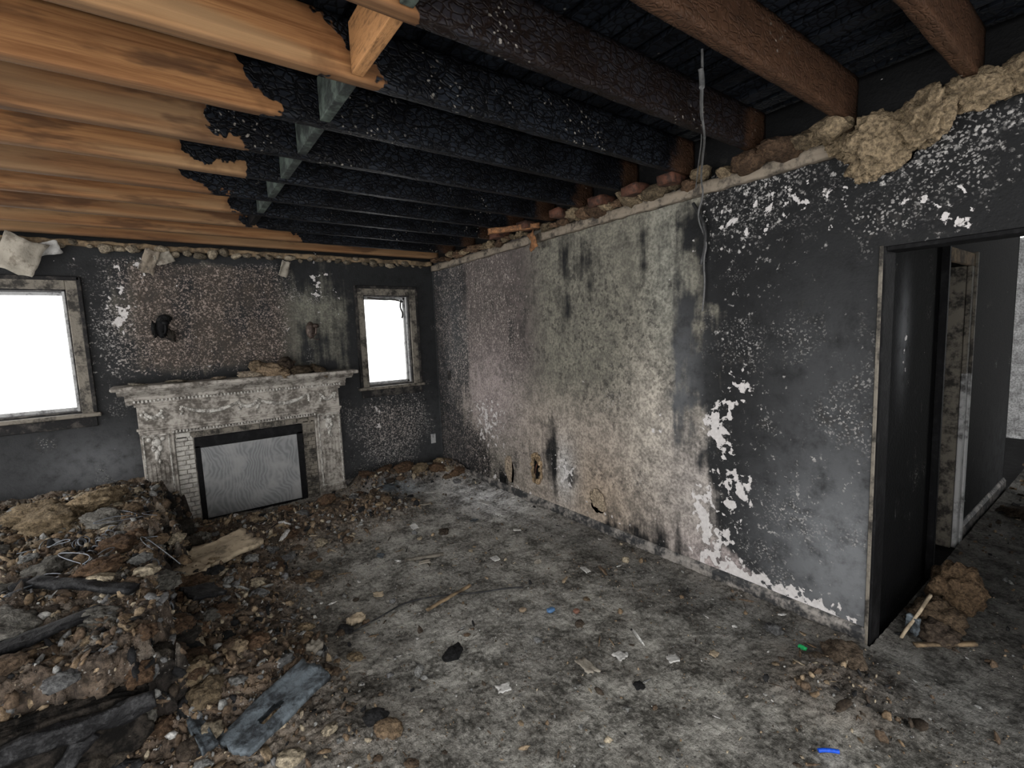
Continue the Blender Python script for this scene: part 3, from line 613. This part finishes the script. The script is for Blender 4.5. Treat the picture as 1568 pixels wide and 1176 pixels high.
# ------------------------------------------------------------------ floor, debris field
boxes("floor",[(-2.6,8.7,-1.3,YB+.16,-.05,0)],M_black,None,0)
FD=empty("floor_debris"); HD=empty("hall_debris")
def hmap(x,y):
    heap=sst(.05,-.20,x+f2(x,y,5,4,.65,2)*.20)*sst(2.0,2.16,y+f2(x,y,6,4,.65,4)*.14)
    heap_h=.49+.10*f2(x,y,2.6,4,.62,5)-.05*sst(4.2,4.9,y)+.05*gau(x,y,-.3,3.9,.3,.4)
    spill=.19*sst(.65,-.1,x+.12*f2(x,y,2,3,.6,6))*sst(1.7,2.3,y)
    hearth=.13*sst(3.2,3.9,y-.14*np.clip(x,-1,1.4)+.2*f2(x,y,2,3,.6,7))*sst(1.95,1.2,x)
    front=1-.85*sst(4.15,4.55,y)*sst(-.35,-.22,x)*sst(1.55,1.4,x)
    corner=.13*gau(x,y,1.9,4.75,.45,.2)+.10*gau(x,y,2.45,4.6,.18,.35)
    edge=.02*sst(XR-.22,XR,x)*sst(.5,1,y)
    near=.05*sst(.9,.2,x+.2*f2(x,y,2,2,.5,8))*sst(1.2,1.9,y)
    rb=.05*gau(x,y,2.15,.75,.22,.22)
    mound=np.maximum(heap*heap_h,np.maximum(spill,hearth)*front+corner)+edge+near*(1-heap)*front+rb
    d=np.clip(mound/.10,0,1)
    rough=.007*f2(x,y,16,4,.65,9)+.005*f2(x,y,45,3,.6,10,True)
    cl=f2(x,y,7,5,.6,11,True)*.028+f2(x,y,20,4,.62,12,True)*.028
    patch=sst(-.05,.3,f2(x,y,2.2,3,.6,13))
    h=.02+mound+rough+cl*(d*.9+.25*patch)
    return np.maximum(h,.003),d,heap,patch
def colmap(x,y,h,d,heap,patch):
    c=np.tile(np.array([.285,.275,.248]),(len(x),1))
    c=lerp(c,np.clip(patch*.6,0,1),(.12,.11,.095))
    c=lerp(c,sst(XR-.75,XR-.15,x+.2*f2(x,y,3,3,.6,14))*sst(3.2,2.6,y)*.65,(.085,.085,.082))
    c=lerp(c,sst(-.05,.35,f2(x,y,1.1,4,.6,30))*.55,(.12,.113,.102))
    c=lerp(c,gau(x,y,1.55,3.2,.5,.9)*.45,(.37,.36,.335))
    c=lerp(c,np.clip(d,0,1)*.88,(.125,.088,.062))
    br=sst(.0,.5,f2(x,y,6,4,.6,15))
    c=lerp(c,d*br*.55,(.28,.205,.14))
    c=lerp(c,gau(x,y,1.1,2.0,.6,.5)*.4*(1-d),(.38,.37,.34))
    c=lerp(c,gau(x,y,2.3,3.75,.28,.6)*.9,(.70,.70,.70))
    c=lerp(c,gau(x,y,1.75,4.45,.25,.18)*.8,(.34,.39,.43))
    c=lerp(c,heap*sst(-.1,.4,f2(x,y,5,4,.6,16))*.65,(.25,.245,.22))
    c=lerp(c,heap*sst(.05,.35,f2(x,y,4,4,.6,19))*.7,(.045,.036,.03))
    c=lerp(c,gau(x,y,-.65,4.1,.5,.5)*heap*.8,(.30,.235,.15))
    side=sst(.02,.2,heap)*sst(.46,.38,h); c=lerp(c,np.clip(side,0,1)*.93,(.020,.016,.014))  # pile flank painted near-black: dark debris and the shadow below the rim
    return c
def hfield(name,x0,x1,y0,y1,st,parent):
    xs=np.arange(x0,x1+st*.5,st); yy=np.arange(y0,y1+st*.5,st)
    X,Y=np.meshgrid(xs,yy,indexing='ij'); x=X.ravel(); y=Y.ravel()
    h,d,heap,patch=hmap(x,y)
    dx=f2(x,y,30,2,.5,20)*.006
    V=np.stack([np.clip(x+dx,x0,x1),np.clip(y+dx*.7,y0,y1),h],1)
    idx=np.arange(len(x)).reshape(X.shape); q=np.stack([idx[:-1,:-1],idx[1:,:-1],idx[1:,1:],idx[:-1,1:]],-1).reshape(-1,4)
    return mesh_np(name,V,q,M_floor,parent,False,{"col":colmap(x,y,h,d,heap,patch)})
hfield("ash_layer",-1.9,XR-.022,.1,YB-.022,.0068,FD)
hfield("ash_layer",-1.9,XR-.022,-1.2,.1,.02,FD)
hfield("threshold_ash",XR-.024,XR+.13,-.32,.72,.011,d1)
hfield("ash_layer",XR+.127,8.5,-.94,.72,.014,HD)
def hh(x,y): return hmap(np.asarray(x,float),np.asarray(y,float))[0]
pal=np.array([(.065,.050,.038),(.13,.092,.063),(.20,.142,.09),(.31,.235,.155),(.42,.355,.26),(.17,.17,.17),(.28,.28,.27),(.55,.54,.52),(.022,.022,.023)])
def scatter(name,n,smin,smax,wts,dens,region,flat=0,sq=(1,.7,.45),lvl=1,jit=.35,mat=M_rub,parent=None):
    x0,x1,y0,y1=region
    x=rng.uniform(x0,x1,n*4); y=rng.uniform(y0,y1,n*4); p=dens(x,y); k=rng.random(n*4)<p; x=x[k][:n]; y=y[k][:n]; n=len(x)
    s=smin*(smax/smin)**(rng.random(n)**2.2)
    S=s[:,None]*np.array(sq)*rng.uniform(.6,1.3,(n,3))
    P=np.stack([x,y,hh(x,y)+S[:,2]*.3],1)
    w=np.array(wts,float); w/=w.sum(); c=pal[rng.choice(len(pal),n,p=w)]
    V,F,C=chunks(P,S,c,flat,lvl,jit)
    return mesh_np(name,V,F,mat,parent or FD,False,{"col":C})
def d_of(x,y): return hmap(x,y)[1]
REG=(-1.6,XR-.06,.15,YB-.22)
scatter("rubble",15000,.005,.032,[4,5,4,2.5,1.2,2,1.5,.5,2],lambda x,y:.015+.985*d_of(x,y)**1.5,REG)
scatter("crumbs",7000,.003,.009,[5,4,3,1.6,1,2,1.2,.4,3],lambda x,y:.25+.5*hmap(x,y)[3],REG)
scatter("flat_shards",1500,.012,.055,[3,4,4,3,2,2,2,.8,3],lambda x,y:.02+.98*d_of(x,y),REG,.5,(1,.7,.20),2,.2)
scatter("rubble",1300,.005,.03,[4,4,3,2,1.5,2,1.5,.7,2],lambda x,y:.6+0*x,(XR+.16,6.5,-.8,.70),parent=HD)
scatter("paint_flakes",1200,.006,.026,[0,0,0,1,2,.5,3,3,0],lambda x,y:.35+.3*d_of(x,y),REG,.25,(1,.75,.08),1,.3)
scatter("splinters",3000,.01,.06,[3,4,3,2,1,1,1,.3,4],lambda x,y:.06+.94*d_of(x,y),REG,.35,(1,.10,.09),1,.2)
# rim of the pile: clumps and chunks hide the drop to the floor
edgef=lambda x,y:(lambda hp:np.clip(4*hp*(1-hp),0,1))(hmap(x,y)[2])
scatter("rim_rubble",2600,.010,.045,[5,5,3,2,1,2,1.5,.4,4],lambda x,y:edgef(x,y)**.5,(-1.4,.25,1.9,4.7),0,(1,.75,.6),1,.35)
L=[]
for k in range(90):
    for _ in range(60):
        x=rng.uniform(-1.3,.2);y=rng.uniform(1.95,4.4)
        if rng.random()<edgef(np.array([x]),np.array([y]))[0]: break
    s=rng.uniform(.03,.065); c=np.array([brn,gry,tanc,(.06,.05,.04),(.04,.035,.03)][rng.integers(5)])*rng.uniform(.6,1.1)
    L.append(((x,y,float(hh([x],[y])[0])),(s*1.2,s,s*.75),c))
for (x,y,s,c) in [(-.45,3.95,.12,tanc),(-.62,3.8,.14,tanc),(-.38,3.6,.09,gry),(-.75,4.1,.13,tanc),(-.9,3.6,.1,gry),(-.3,3.2,.07,brn),(-.55,3.1,.09,gry),(-.7,2.9,.1,gry),(-.35,2.75,.08,brn),(-.6,2.5,.1,gry),(-.3,2.4,.06,gry),(-.8,2.4,.1,gry),
  (1.95,4.75,.09,brn),(2.1,4.7,.08,tanc),(2.3,4.62,.08,brn),(2.42,4.4,.07,brn),(1.75,4.8,.07,brn),(1.55,4.75,.06,brn),(2.43,4.75,.08,tanc),
  (.3,4.3,.05,brn),(.7,4.25,.06,brn),(1.0,4.2,.06,brn),(-.1,4.3,.07,brn),(.05,3.9,.06,brn),(.45,3.3,.05,brn),(.6,3.7,.05,brn),(.0,2.95,.07,brn),(.1,2.7,.05,brn),(.2,2.35,.05,brn),(.45,2.55,.035,tanc),(.35,2.3,.04,brn),(.6,2.2,.03,tanc),(1.3,4.3,.05,brn),(.1,3.3,.05,tanc)]:
    L.append(((x,y,float(hh([x],[y])[0])+s*.15),(s*1.2,s,s*.5),np.array(c)*rng.uniform(.7,1.2)))
clumps("insulation_tufts",L,M_insul,FD,4,.55,1.7)
L=[]
for k in range(380):
    for _ in range(20):
        x=rng.uniform(-1.3,2.4);y=rng.uniform(1.0,4.75)
        if rng.random()<d_of(np.array([x]),np.array([y]))[0]+.03: break
    s=rng.uniform(.012,.042); c=pal[rng.choice([0,0,1,1,2,2,3,4,5,6,8])]*rng.uniform(.7,1.2)
    L.append(((x,y,float(hh([x],[y])[0])+s*.2),(s*1.2,s,s*.6),c))
clumps("insulation_tufts",L,M_insul,FD,3,.6,1.8)
clumps("insulation_tufts",[((2.35,.76,.05),(.10,.07,.045),(.14,.105,.075)),((2.2,.82,.04),(.07,.06,.03),(.13,.1,.07))],M_insul,FD,4,.55,1.8)
clumps("insulation_tufts",[((3.25,.55,.14),(.10,.09,.12),(.15,.10,.06)),((3.0,.58,.07),(.10,.09,.07),(.12,.085,.055)),((2.88,.55,.05),(.08,.07,.05),(.08,.06,.045)),((3.4,.60,.05),(.09,.08,.06),(.11,.075,.05)),((5.9,.3,.06),(.2,.15,.07),(.12,.09,.065)),((6.6,.4,.10),(.25,.2,.1),(.11,.08,.06)),((5.2,.55,.04),(.15,.1,.04),(.08,.06,.045))],M_insul,HD,4,.55,1.8,ymax=.73)
# ------------------------------------------------------------------ burned sofa
so=empty("burned_sofa")
def lump(name,c,s,mat,parent,p=5,amp=.03,seed=0,lvl=5,smooth=True):
    V0,_=ico(lvl);F0=ico(lvl)[1]
    n=(np.abs(V0)**p).sum(1)**(1/p); V=V0/n[:,None]; V=V*(np.array(s))*(1+amp*f3(V0+seed,2.5,5)[:,None]*2)+np.array(c)
    return mesh_np(name,V,F0,mat,parent,smooth)
lump("base",(-.78,3.05,.20),(.56,1.0,.20),M_sofa,so,10,.02,1)
lump("arm",(-.72,2.05,.21),(.53,.07,.20),M_sofa,so,9,.08,2,6,False)
rough_board("frame_rail",(-1.35,1.965,.37),(-.14,1.955,.385),.035,.06,M_char,so,.02,.04,None,4,5,3)
rough_board("frame_rail_lower",(-1.35,1.97,.20),(-.19,1.96,.17),.03,.05,M_char,so,.02,.04,None,3,4,5)
rough_board("frame_slat",(-.62,1.94,.02),(-.30,1.95,.36),.02,.05,M_char,so,.02,.03,None,3,4,7)
lump("seat_cushion",(-.70,2.6,.36),(.42,.42,.07),M_sofa,so,5,.05,3)
lump("seat_cushion.001",(-.70,3.5,.36),(.42,.42,.07),M_sofa,so,5,.05,4)
lump("arm.001",(-.74,4.06,.24),(.46,.11,.2),M_sofa,so,4,.04,5)
def spring(c,r,h,turns,rot,parent):
    pts=[]
    for i in range(int(turns*12)+1):
        a=i/12*2*math.pi; t=i/(turns*12); rr=r*(1-.35*math.sin(math.pi*t))
        v=Vector((rr*math.cos(a),rr*math.sin(a),(t-.5)*h)); v.rotate(Euler(rot)); pts.append(tuple(v+Vector(c)))
    curve("spring",pts,.003,M_metal,parent,False)
for (x,y,dz,r) in [(-.46,3.35,.04,.03),(-.40,3.25,.03,.03),(-.52,3.2,.03,.03),(-.12,2.62,.06,.03),(-.16,2.9,.04,.028),(-.36,3.4,.03,.028)]:
    z=float(hh([x],[y])[0])+dz*.6
    spring((x,y,z),r,.10,3.5,(rng.uniform(-1.4,1.4),rng.uniform(-1.2,1.2),rng.uniform(0,3)),so)
for k in range(14):
    x=rng.uniform(-.6,-.1);y=rng.uniform(2.5,3.6);z=float(hh([x],[y])[0])
    curve("wire_strand",[(x,y,z+.01),(x+rng.normal(0,.06),y+rng.normal(0,.06),z+.05),(x+rng.normal(0,.1),y+rng.normal(0,.1),z+.03),(x+rng.normal(0,.12),y+rng.normal(0,.12),z)],.0025,M_metal,so)
# ------------------------------------------------------------------ boards and scraps on floor
def slab(name,c,w,d,t,mat,rot,seed=0,n=14,rag=.12,hole=False,parent=None):
    a,b=np.meshgrid(np.linspace(-.5,.5,n),np.linspace(-.5,.5,n),indexing='ij')
    r=1+rag*f2(a.ravel(),b.ravel(),3,3,.6,seed).reshape(a.shape)*2
    X=a*w*r;Y=b*d*r;Z=f2(a.ravel(),b.ravel(),2.5,3,.5,seed+4).reshape(a.shape)*t*.6
    top=np.stack([X,Y,Z+t/2],-1).reshape(-1,3);bot=np.stack([X,Y,Z-t/2],-1).reshape(-1,3)
    R=np.array(Euler(rot).to_matrix()); V=np.vstack([top,bot])@R.T+np.array(c)
    idx=np.arange(n*n).reshape(n,n);q=np.stack([idx[:-1,:-1],idx[1:,:-1],idx[1:,1:],idx[:-1,1:]],-1).reshape(-1,4)
    bd=np.array(list(idx[:,0])+list(idx[-1,1:])+list(idx[::-1,-1][1:])+list(idx[0,::-1][1:-1]));nb=np.roll(bd,-1)
    s=np.stack([bd,nb,nb+n*n,bd+n*n],1)[:,::-1]
    if hole:
        loc=(np.stack([X,Y],-1).reshape(-1,2)[q].mean(1)); k=np.hypot((loc[:,0]+w*.12)/(w*.13),(loc[:,1]+d*.1)/(d*.14))>1
        q=q[k]
    return mesh_np(name,V,[q,q[:,::-1]+n*n,s],mat,parent)
Z=lambda x,y:float(hh([x],[y])[0])
slab("plaster_board_piece",(.15,3.38,Z(.15,3.38)+.06),.38,.26,.026,M_tan,(.14,-.06,.35),3,18,.2)
slab("plaster_board_piece",(-.02,3.15,Z(0,3.15)+.06),.20,.14,.03,M_tan,(.2,.1,.9),5)
slab("charred_board",(.22,1.92,.19),.38,.19,.022,M_bluebd,(-.05,-.12,.45),7,22,.06,True)
slab("charred_board",(-.04,2.0,.20),.05,.30,.018,M_bluebd,(.1,.1,.25),9,14,.04)
slab("charred_board",(.04,2.82,Z(.04,2.82)+.05),.16,.12,.02,M_char,(.2,.3,.5),11)
rough_board("charred_plank",(-.75,2.25,Z(-.75,2.25)+.03),(-.30,2.42,Z(-.3,2.42)+.03),.07,.02,M_char,None,.02,.02,None,4,2,31)
rough_board("charred_plank",(-.55,2.75,Z(-.55,2.75)+.04),(-.20,2.50,Z(-.2,2.5)+.03),.05,.025,M_char,None,.02,.02,None,4,2,32)
slab("plaster_chunk",(.70,2.50,.06),.09,.05,.03,M_tan,(0,.1,.3),12)
slab("plaster_chunk",(.44,2.30,.12),.07,.06,.03,M_plasterflap,(.1,.1,.8),13)
slab("plaster_chunk",(-.1,4.25,.25),.10,.10,.04,M_paper,(.1,.1,.8),14)
for i,(x,y,w,d,m) in enumerate([(1.43,1.47,.10,.06,M_plasterflap),(1.77,1.25,.05,.06,M_paper),(1.69,2.6,.08,.05,M_paper),(1.60,1.42,.05,.05,M_paper),(1.05,1.6,.06,.04,M_paper),(1.95,1.15,.05,.03,M_tan),(2.05,2.1,.05,.04,M_paper),(1.9,2.4,.05,.03,M_plasterflap),(1.3,2.9,.07,.04,M_plasterflap),(1.1,3.2,.06,.05,M_bluebd),(1.5,3.5,.08,.05,M_paper),(2.2,3.3,.08,.05,M_paper),(2.25,3.6,.12,.09,M_paper),(1.8,3.9,.09,.06,M_plasterflap),(2.0,4.2,.10,.07,M_paper),(1.65,4.45,.26,.12,M_bluebd),(1.25,4.1,.08,.05,M_tan),(2.1,2.9,.06,.03,M_paper),(1.95,3.3,.06,.05,M_bluebd),(.9,2.7,.06,.04,M_tan)]):
    slab("plaster_scrap",(x,y,Z(x,y)+.012),w,d,.006,m,(rng.normal(0,.15),rng.normal(0,.15),rng.uniform(0,3)),20+i,10,.3,parent=FD)
pts=[(.66,2.42),(.85,2.47),(1.0,2.52),(1.2,2.44),(1.38,2.32),(1.55,2.26),(1.62,2.2)]
curve("burnt_cord",[(x,y,Z(x,y)+.012) for x,y in pts],.005,M_blackwire)
rough_board("wood_splinter",(1.05,2.35,Z(1.05,2.35)+.02),(1.38,2.42,Z(1.38,2.42)+.02),.018,.012,M_plate,None,.02,.008,None,2,2,5)
rough_board("wood_splinter",(1.2,3.0,Z(1.2,3.0)+.02),(1.45,2.9,Z(1.45,2.9)+.02),.03,.015,M_casing,None,.02,.008,None,2,2,6)
rough_board("wood_splinter",(2.76,.66,.02),(2.78,.56,.28),.025,.012,M_tan,HD,.02,.006,None,2,2,7)
rough_board("wood_splinter",(2.73,.60,.03),(2.92,.42,.05),.025,.012,M_plate,HD,.02,.006,None,2,2,8)
slab("blue_grey_rag",(2.78,.62,.10),.10,.05,.02,M_bluebd,(.6,1.2,.3),15,parent=HD)
def scrap(name,x,y,mat,s,rot=0):
    return lump(name,(x,y,Z(x,y)+s[2]*.8),s,mat,None,3,.25,x*7,3)
curve("blue_plastic_tube",[(1.755,.635,Z(1.76,.63)+.015),(1.78,.615,Z(1.78,.61)+.02),(1.80,.585,Z(1.8,.59)+.017)],.007,m_flat("blue_plastic",(.01,.09,.65)))
scrap("green_plastic_scrap",2.27,.90,m_flat("green_plastic",(.02,.4,.12)),(.010,.018,.010))
scrap("blue_fabric_scrap",1.60,1.92,m_flat("blue_fabric",(.08,.17,.32)),(.024,.016,.010))
scrap("red_brick_scrap",1.70,1.82,m_flat("brick_red",(.20,.10,.07)),(.018,.015,.010))
scrap("tan_foam_scrap",1.48,2.02,m_flat("foam_tan",(.25,.19,.13)),(.02,.016,.010))
# ------------------------------------------------------------------ world / light
w=bpy.data.worlds.new("overcast_sky"); scene.world=w; w.use_nodes=True; nt=w.node_tree; nt.nodes.clear()
bg=nt.nodes.new("ShaderNodeBackground"); bg.inputs[0].default_value=(1,.995,.985,1); bg.inputs[1].default_value=3.5
wo=nt.nodes.new("ShaderNodeOutputWorld"); nt.links.new(bg.outputs[0],wo.inputs[0])
scene.view_settings.view_transform='Standard'; scene.view_settings.look='None'; scene.view_settings.exposure=0
# ------------------------------------------------------------------ camera
def cam_axes(yaw,pitch,roll):
    y,p,r=map(math.radians,(yaw,pitch,roll))
    f=Vector((math.sin(y)*math.cos(p),math.cos(y)*math.cos(p),-math.sin(p)))
    r0=Vector((math.cos(y),-math.sin(y),0)); u0=r0.cross(f)
    return r0*math.cos(r)-u0*math.sin(r), u0*math.cos(r)+r0*math.sin(r), f
R,U,F=cam_axes(36.0,6.0,2.3)
cd=bpy.data.cameras.new("camera"); cd.sensor_width=36; cd.lens=36*723/1568; cd.clip_start=.02
co=bpy.data.objects.new("camera",cd); COL.objects.link(co)
M=Matrix.Identity(4)
for i in range(3): M[i][0]=R[i];M[i][1]=U[i];M[i][2]=-F[i]
M[2][3]=1.57
co.matrix_world=M
scene.camera=co
